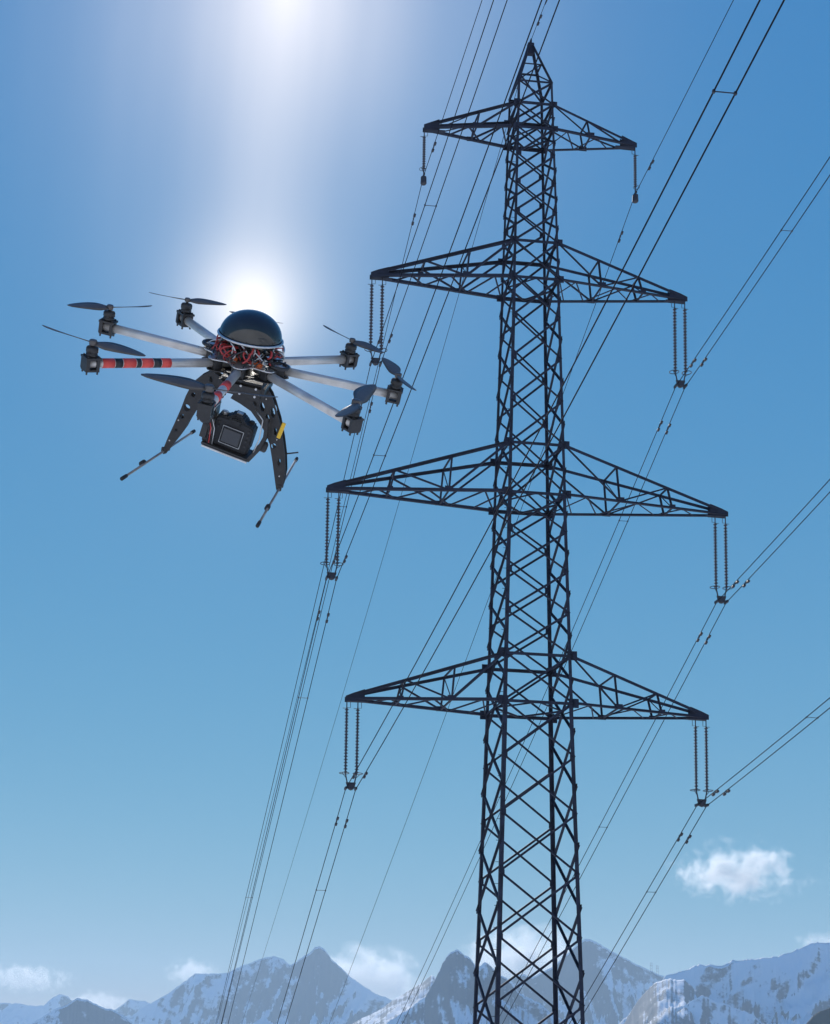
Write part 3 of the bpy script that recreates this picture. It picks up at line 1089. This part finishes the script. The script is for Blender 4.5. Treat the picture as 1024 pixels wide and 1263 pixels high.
def blade_mesh():
    bm = bmesh.new()
    n = 12
    R = 0.155
    for s_ in (1, -1):
        rings = []
        for i in range(n + 1):
            u = i / n
            r = 0.008 + (R - 0.008) * u
            c = interp([(0, 0.017), (0.1, 0.028), (0.22, 0.040), (0.4, 0.042), (0.6, 0.038), (0.8, 0.030), (0.93, 0.020), (1, 0.008)], u)
            tw = rad(24 - 17 * u)
            bow = 0.006 * u * u
            sweep = 0.006 * math.sin(u * 3)
            loop = []
            for cx, cz in ((-0.5, 0), (-0.2, 0.0022), (0.2, 0.0016), (0.5, 0), (0.2, -0.0008), (-0.2, -0.0008)):
                x = cx * c + sweep
                zz = cz * (1 - 0.6 * u)
                p = Vector((r, x * math.cos(tw) - zz * math.sin(tw), x * math.sin(tw) + zz * math.cos(tw) + bow))
                loop.append(bm.verts.new((p.x * s_, p.y * s_, p.z)))
            rings.append(loop)
        for k in range(n):
            for i in range(6):
                j = (i + 1) % 6
                bm.faces.new((rings[k][i], rings[k][j], rings[k + 1][j], rings[k + 1][i]))
        bm.faces.new(rings[0][::-1])
        bm.faces.new(rings[-1])
    add_lathe(bm, [(0.010, -0.006), (0.011, -0.004), (0.011, 0.006), (0.009, 0.008)], 14)
    return bm_mesh(bm, 'propeller_blades', True)


BLADES = blade_mesh()
BLADES.materials.append(M_PROP)
BLADES_CCW = BLADES.copy()
for v_ in BLADES_CCW.vertices:
    v_.co.y = -v_.co.y
BLADES_CCW.flip_normals()


def motor_mesh():
    bm = bmesh.new()
    add_lathe(bm, [(0.012, 0), (0.0185, 0.001), (0.0185, 0.008), (0.0165, 0.009), (0.0165, 0.012), (0.0195, 0.013), (0.0195, 0.024), (0.017, 0.028), (0.008, 0.030), (0.004, 0.031), (0.004, 0.044)], 18)
    return bm_mesh(bm, 'motor', True)


MOTOR = motor_mesh()
MOTOR.materials.append(M_BLACK)


def tube_between(name, a, b, r, material, parent, seg=16):
    return tube_obj(name, [a, b], r, material, parent, seg)


arm_end = {}
for ang, (end, t1, t2) in ARMS.items():
    if end is None:
        e = Vector((-0.042, 0.30, 0))
    else:
        e = loc(*end, z=0.0)
    arm_end[ang] = e
    d = Vector((e.x, e.y, 0)).normalized()
    sidev = Vector((-d.y, d.x, 0))
    L = e.length
    a0 = d * 0.055
    arm = tube_between('arm', a0, e + d * 0.012, 0.0138, M_TUBE, drone, 18)
    bm = bmesh.new()
    mm = basis(d * 0.115, d, sidev, UP)
    add_box(bm, Vector((0, 0, 0)), (0.03, 0.042, 0.03), mm)
    add_lathe(bm, [(0.003, -0.028), (0.003, 0.024)], 6, mm @ Matrix.Translation((0.008, 0.016, 0)))
    add_lathe(bm, [(0.003, -0.028), (0.003, 0.024)], 6, mm @ Matrix.Translation((0.008, -0.016, 0)))
    link_obj('arm_clamp', bm_mesh(bm), M_BLACK, arm)
    if ang in (225, 270):
        spans = [(0.935, 0.861), (0.807, 0.728), (0.692, 0.62), (0.565, 0.505)] if ang == 225 else [(0.60, 0.50), (0.80, 0.72), (0.95, 0.88)]
        last = None
        for s0, s1 in spans:
            tube_between('red_stripe', d * (L * s0), d * (L * s1), 0.0146, M_RED, arm, 18)
            if last is not None:
                tube_between('black_stripe', d * (L * (last - 0.004)), d * (L * (s0 + 0.004)), 0.0144, M_TAPE, arm, 18) if ang == 225 else None
            last = s1
    # motor mount: clamp block under and round the tube end
    mnt = basis(e, d, sidev, UP)
    bm = bmesh.new()
    add_box(bm, Vector((0.0, 0, 0.0185)), (0.052, 0.044, 0.006), mnt)
    add_box(bm, Vector((0.0, 0, -0.019)), (0.046, 0.038, 0.006), mnt)
    add_box(bm, Vector((-0.017, 0, 0.0)), (0.010, 0.040, 0.034), mnt)
    add_box(bm, Vector((0.018, 0, 0.0)), (0.012, 0.042, 0.036), mnt)
    for ux in (-0.018, 0.018):
        for uy in (-0.015, 0.015):
            add_lathe(bm, [(0.0032, -0.030), (0.0032, 0.026)], 6, mnt @ Matrix.Translation((ux, uy, 0)))
    link_obj('motor_mount', bm_mesh(bm), M_BLACK, drone)
    mo = link_obj('motor', MOTOR, None, drone, mnt @ Matrix.Translation((0, 0, 0.0225)))
    ha = e + UP * HUB
    if t1:
        q1, q2 = loc(*t1, z=HUB), loc(*t2, z=HUB)
        v = q2 - q1
        if ang == 270:
            v = ha - q1
        psi = math.atan2(v.y, v.x)
    else:
        psi = 0.05
    link_obj('propeller', BLADES_CCW if ang % 90 == 0 else BLADES, None, drone, Matrix.Translation(ha) @ Matrix.Rotation(psi, 4, 'Z') @ Matrix.Scale({90: 0.6, 270: 1.3, 315: 1.28, 225: 1.13, 135: 0.86, 45: 0.92}.get(ang, 1.0), 4))

# hinge discs at two arm roots
for hx, hy in ((0.113, -0.045), (-0.123, 0.03)):
    bm = bmesh.new()
    ring = [(hx + 0.03 * math.cos(a), hy + 0.03 * math.sin(a), 0.026) for a in [2 * math.pi * q / 28 for q in range(29)]]
    add_tube(bm, ring, 0.006, 8, False)
    hd = link_obj('hinge_ring', bm_mesh(bm, 'h', True), M_BLACK, drone)
    bm = bmesh.new()
    for q in range(5):
        a = q * 2 * math.pi / 5
        add_tube(bm, [(hx, hy, 0.024), (hx + 0.027 * math.cos(a), hy + 0.027 * math.sin(a), 0.024)], 0.0035, 6)
    add_lathe(bm, [(0.009, 0.019), (0.009, 0.028), (0.005, 0.029)], 12, Matrix.Translation((hx, hy, 0)))
    link_obj('hinge_spokes', bm_mesh(bm), M_SILVER, hd)

# dome on standoffs
bm = bmesh.new()
prof = []
RD = 0.101
for i in range(17):
    a = math.pi / 2 * i / 16
    prof.append((max(0.0008, RD * math.cos(a)), 0.085 + 0.080 * math.sin(a)))
add_lathe(bm, prof, 48)
dome = link_obj('dome', bm_mesh(bm, 'dome', True), M_DOME, drone)
bm = bmesh.new()
ring = [(0.104 * math.cos(a), 0.104 * math.sin(a), 0.0835) for a in [2 * math.pi * q / 48 for q in range(49)]]
add_tube(bm, ring, 0.0042, 8, False)
link_obj('rim', bm_mesh(bm, 'r', True), M_SILVER, dome)
bm = bmesh.new()
add_lathe(bm, [(0.094, 0.0755), (0.094, 0.0785)], 40)
link_obj('base_disc', bm_mesh(bm), M_PCB, dome)
for i in range(8):
    a = 2 * math.pi * (i + 0.5) / 8
    tube_between('standoff', Vector((0.092 * math.cos(a), 0.092 * math.sin(a), 0.018)), Vector((0.092 * math.cos(a), 0.092 * math.sin(a), 0.077)), 0.0035, M_SILVER, drone, 8)
# electronics under the dome
for i, (x, y, z, sx, sy, sz, mt_) in enumerate([(0.0, 0.01, 0.045, 0.11, 0.09, 0.03, M_BLACK), (-0.03, -0.045, 0.034, 0.05, 0.026, 0.018, M_PCB), (0.045, -0.04, 0.038, 0.03, 0.04, 0.024, M_BLACK), (0.07, 0.0, 0.05, 0.02, 0.05, 0.012, M_SILVER), (-0.07, -0.01, 0.04, 0.03, 0.05, 0.02, M_BLACK)]):
    box_obj('flight_controller' if i == 0 else 'speed_controller', (x, y, z), (sx, sy, sz), mt_, drone, None, 0.002)
for px, py, ry in ((287, 441, 0.5), (318, 449, -0.6), (296, 436, 0.2)):
    p = loc(px, py, z=0.026)
    mm = Matrix.Translation(p) @ Matrix.Rotation(ry, 4, 'Z') @ Matrix.Rotation(0.3, 4, 'Y')
    box_obj('connector', (0, 0, 0), (0.032, 0.014, 0.013), M_ORANGE, drone, mm, 0.002)
rng = random.Random(21)
for i in range(78):
    a = rng.uniform(math.pi * 0.85, math.pi * 2.0) if i < 66 else rng.uniform(0, math.pi)
    r0, r1 = rng.uniform(0.045, 0.08), rng.uniform(0.09, 0.122)
    p0 = Vector((r0 * math.cos(a), r0 * math.sin(a), rng.uniform(0.03, 0.072)))
    a2 = a + rng.uniform(-0.5, 0.5)
    p3 = Vector((r1 * math.cos(a2), r1 * math.sin(a2), rng.uniform(0.022, 0.05)))
    p1 = p0 + Vector((math.cos(a) * 0.05, math.sin(a) * 0.05, rng.uniform(-0.015, 0.03)))
    p2 = p3 + Vector((rng.uniform(-0.03, 0.03), rng.uniform(-0.03, 0.03), rng.uniform(0.0, 0.03)))
    pts = []
    for q in range(9):
        t = q / 8
        pts.append(p0 * (1 - t) ** 3 + p1 * 3 * t * (1 - t) ** 2 + p2 * 3 * t * t * (1 - t) + p3 * t ** 3)
    left = math.cos(a) < 0.1
    mt_ = rng.choice([M_REDW, M_REDW, M_REDW, M_SILVER, M_BLACK] if left else [M_BLACK, M_SILVER, M_REDW, M_BLACK])
    tube_obj('wire', pts, rng.uniform(0.0018, 0.0036), mt_, drone, 6)

# belly: battery tray under the plates
bm = bmesh.new()
add_box(bm, Vector((0.01, 0.0, -0.062)), (0.155, 0.17, 0.05))
bmesh.ops.recalc_face_normals(bm, faces=bm.faces)
bmesh.ops.bevel(bm, geom=bm.edges[:], offset=0.012, segments=3, affect='EDGES')
belly = link_obj('battery_tray', bm_mesh(bm), M_CARBON, drone)
for x in (-0.05, 0.0, 0.05):
    for z in (-0.05, -0.075):
        bm = bmesh.new()
        add_lathe(bm, [(0.004, 0), (0.004, 0.003), (0.002, 0.004)], 8, Matrix.Translation((x + 0.01, -0.085, z)) @ Matrix.Rotation(rad(90), 4, 'X'))
        link_obj('screw', bm_mesh(bm), M_SILVER, belly)

# landing gear: two curved carbon plates a side, drawn on the plane y = 0 of the drone
LEFT = [(262, 456), (250, 462), (239, 471), (231, 486), (225, 502), (217, 520), (209.5, 536), (202, 554), (203, 558), (207, 557), (214, 548), (222, 538), (230, 527), (236, 516), (243, 505), (252, 497), (264, 491), (277, 489), (284, 470)]
LEFT_H = [((232, 501), 4.6, 4.6, 0), ((226, 511.5), 3.2, 3.2, 0), ((252, 476), 5.0, 4, 0.6), ((262, 466), 2.2, 4, 0.3), ((240, 485), 3, 3, 0), ((219, 528), 2.0, 2.0, 0)]
RIGHT = [(302, 464), (318, 468), (330, 475), (336, 485), (340, 496), (346, 516), (350.5, 540), (353, 560), (353.5, 580), (350, 597), (346, 604), (342, 601), (340, 586), (337.5, 567), (334, 545), (329, 532), (321, 519), (311, 505), (298, 496), (286, 489)]
RIGHT_H = [((325, 500), 2.9, 6, 0.35), ((331.5, 514), 2.4, 6, 0.35), ((338, 507), 2.8, 6.5, 0.25), ((331, 528), 1.6, 2.6, 0.3), ((339, 548), 3.3, 3.6, 0), ((316, 496), 2.2, 3.5, 0.7), ((341, 530), 2.0, 5, 0.2), ((345.5, 568), 1.9, 5, 0.05)]


def leg(outline, holes):
    o = [loc(px, py, y=0.0) for px, py in outline]
    o = [(p.x, p.z) for p in o]
    hs = []
    for (px, py), rx, ry_, rot in holes:
        c = loc(px, py, y=0.0)
        hs.append(circ(c.x, c.z, rx / 383, 12, ry_ / 383, rot))
    for y in (-0.020, 0.014):
        plate('landing_leg', o, hs, 0.004, y, M_CARBON, drone)
    return o


lo = leg(LEFT, LEFT_H)
ro = leg(RIGHT, RIGHT_H)
# spacer bolts between the twin plates
for px, py in ((243, 478), (222, 516), (211, 541), (330, 490), (343, 540), (346, 585), (320, 508)):
    c = loc(px, py, y=0.0)
    tube_between('spacer_bolt', Vector((c.x, -0.022, c.z)), Vector((c.x, 0.02, c.z)), 0.0025, M_TUBE, drone, 8)
c = loc(347, 531, y=-0.027)
box_obj('battery_tag', (0, 0, 0), (0.013, 0.008, 0.055), M_YELLOW, drone, Matrix.Translation(c) @ Matrix.Rotation(0.2, 4, 'Y'), 0.003)
# skids
for tip, near, far, rpx in (((205, 555), (151, 590), (239, 532), (176, 571)), ((346, 601), (318, 648), (366, 566), (330, 626))):
    c = loc(*tip, y=0.0)
    a, b = loc(*near, z=c.z), loc(*far, z=c.z)
    sk = tube_between('skid', a, b, 0.0040, M_SKID, drone, 10)
    d = (b - a).normalized()
    r_ = loc(*rpx, z=c.z)
    tube_between('rubber_ring', r_ - d * 0.012, r_ + d * 0.012, 0.0085, M_RUBBER, sk, 12)
    tube_between('end_cap', a - d * 0.006, a + d * 0.03, 0.0062, M_RUBBER, sk, 12)
    tube_between('end_cap', b - d * 0.02, b + d * 0.005, 0.006, M_RUBBER, sk, 12)
    for yy in (-0.018, 0.018):
        q = a + d * ((yy - a.y) / d.y)
        box_obj('skid_clamp', (q.x, q.y, q.z + 0.004), (0.016, 0.01, 0.02), M_BLACK, drone, None, 0.002)
tube_between('antenna_rod', loc(350, 560, y=0.03), loc(368, 558, y=0.05), 0.0025, M_BLACK, drone, 8)

# gimbal: roll motor on the left, tray under the camera, side arm on the right
GROLL = 0.14
gc = loc(289, 530, y=-0.01)
GM = Matrix.Translation(gc) @ Matrix.Rotation(GROLL, 4, 'Y')
gim = empty('gimbal', GM, drone)
box_obj('tray', (-0.002, 0.0, -0.064), (0.168, 0.10, 0.008), M_BLACK, gim, None, 0.002)
box_obj('tray_rail', (-0.002, -0.048, -0.071), (0.160, 0.012, 0.006), M_SILVER, gim, None, 0.001)
bm = bmesh.new()
add_prism(bm, [(-0.088, -0.06), (-0.074, -0.06), (-0.068, 0.02), (-0.076, 0.075), (-0.094, 0.08), (-0.098, 0.0)], 0.07)
link_obj('side_arm', bm_mesh(bm), M_CARBON, gim)
bm = bmesh.new()
for q, yy in enumerate((-0.045, 0.035)):
    add_prism(bm, [(0.070, -0.068), (0.084, -0.068), (0.106, -0.02), (0.114, 0.03), (0.100, 0.095), (0.092, 0.09), (0.102, 0.03), (0.094, -0.016)], 0.006, None, yy)
link_obj('side_arm', bm_mesh(bm), M_CARBON, gim)
bm = bmesh.new()
add_lathe(bm, [(0.02, 0), (0.026, 0.004), (0.026, 0.03), (0.018, 0.036)], 18, Matrix.Translation((-0.095, -0.03, 0.03)) @ Matrix.Rotation(rad(90), 4, 'X'))
add_lathe(bm, [(0.018, 0), (0.021, 0.004), (0.021, 0.04), (0.016, 0.044)], 18, Matrix.Translation((-0.118, 0.0, 0.015)) @ Matrix.Rotation(rad(90), 4, 'Y'))
link_obj('roll_motor', bm_mesh(bm, 'm', True), M_BLACK, gim)
box_obj('servo', (-0.092, -0.02, 0.085), (0.036, 0.05, 0.034), M_BLACK, gim, None, 0.003)
box_obj('servo', (-0.088, -0.03, -0.02), (0.022, 0.045, 0.05), M_BLACK, gim, None, 0.003)
box_obj('servo_bracket', (-0.1, -0.015, 0.055), (0.05, 0.06, 0.008), M_SILVER, gim, None, 0.001)
bm = bmesh.new()
add_lathe(bm, [(0.014, 0), (0.018, 0.003), (0.018, 0.02), (0.012, 0.024)], 16, Matrix.Translation((0.1, -0.02, -0.01)) @ Matrix.Rotation(rad(90), 4, 'Y'))
link_obj('pitch_motor', bm_mesh(bm, 'm', True), M_BLACK, gim)
for i in range(4):
    x0 = -0.08 + i * 0.006
    tube_obj('cable', [(x0, -0.05, 0.09), (x0 - 0.02, -0.06, 0.05), (x0 + 0.006, -0.058, 0.0), (x0 + 0.012, -0.05, -0.055)], 0.002, [M_BLACK, M_REDW, M_BLACK, M_SILVER][i], gim, 6)
tube_obj('cable', [(0.05, -0.03, 0.1), (0.085, -0.045, 0.08), (0.093, -0.05, 0.02), (0.088, -0.05, -0.03)], 0.0022, M_SILVER, gim, 6)

# ------------------------------------------------------------------ the camera in the gimbal
camr = empty('camera_body', DM @ GM)
tag(camr, 'black single-lens reflex camera strapped in the gimbal under the drone', 'camera')


def bevelled(name, parts, material, parent, bev=0.004):
    bm = bmesh.new()
    for c, s_ in parts:
        add_box(bm, Vector(c), s_)
    bmesh.ops.recalc_face_normals(bm, faces=bm.faces)
    bmesh.ops.bevel(bm, geom=bm.edges[:], offset=bev, segments=2, affect='EDGES')
    return link_obj(name, bm_mesh(bm), material, parent)


bm = bmesh.new()
add_prism(bm, [(-0.066, -0.059), (0.066, -0.059), (0.069, -0.02), (0.067, 0.028), (0.06, 0.037), (0.031, 0.041), (0.022, 0.058), (-0.016, 0.058), (-0.026, 0.041), (-0.056, 0.039), (-0.066, 0.03)], 0.062)
bmesh.ops.recalc_face_normals(bm, faces=bm.faces)
bmesh.ops.bevel(bm, geom=bm.edges[:], offset=0.005, segments=3, affect='EDGES')
link_obj('body', bm_mesh(bm), M_CAMERA, camr)
bevelled('display_frame', [((0.002, -0.033, -0.014), (0.070, 0.008, 0.056))], M_CAMERA, camr, 0.002)
bevelled('display', [((0.002, -0.0385, -0.014), (0.060, 0.005, 0.046))], M_LCD, camr, 0.001)
bm = bmesh.new()
for c0, c1 in (((-0.0335, -0.043), (0.0375, -0.043)), ((0.0375, -0.043), (0.0375, 0.015)), ((0.0375, 0.015), (-0.0335, 0.015)), ((-0.0335, 0.015), (-0.0335, -0.043))):
    add_tube(bm, [(c0[0], -0.0375, c0[1]), (c1[0], -0.0375, c1[1])], 0.0011, 5)
link_obj('display_trim', bm_mesh(bm), M_SILVER, camr)
bevelled('eyepiece', [((0.003, -0.036, 0.038), (0.034, 0.016, 0.022))], M_RUBBER, camr, 0.004)
bevelled('hand_grip', [((0.055, 0.035, -0.01), (0.026, 0.03, 0.085))], M_CAMERA, camr, 0.008)
bm = bmesh.new()
add_lathe(bm, [(0.012, 0), (0.012, 0.011), (0.010, 0.013)], 18, Matrix.Translation((-0.045, 0.0, 0.037)))
link_obj('mode_dial', bm_mesh(bm), M_SILVER, camr)
bm = bmesh.new()
add_lathe(bm, [(0.009, 0), (0.009, 0.008), (0.007, 0.01)], 14, Matrix.Translation((0.048, 0.012, 0.036)))
link_obj('shutter_dial', bm_mesh(bm), M_BLACK, camr)
bm = bmesh.new()
add_box(bm, Vector((0.003, 0, 0.0595)), (0.02, 0.02, 0.005))
link_obj('hot_shoe', bm_mesh(bm), M_SILVER, camr)
for x, z in ((0.053, 0.02), (0.053, 0.004), (0.053, -0.012), (0.053, -0.03), (-0.05, 0.02), (-0.05, 0.005)):
    bm = bmesh.new()
    add_lathe(bm, [(0.0042, 0), (0.0042, 0.003), (0.003, 0.004)], 10, Matrix.Translation((x, -0.031, z)) @ Matrix.Rotation(rad(90), 4, 'X'))
    link_obj('button', bm_mesh(bm), M_BLACK, camr)
bm = bmesh.new()
add_lathe(bm, [(0.034, 0), (0.035, 0.02), (0.033, 0.05), (0.036, 0.055), (0.036, 0.085), (0.028, 0.087)], 28, Matrix.Translation((0, 0.03, -0.012)) @ Matrix.Rotation(rad(-90), 4, 'X'))
link_obj('lens', bm_mesh(bm, 'l', True), M_BLACK, camr)
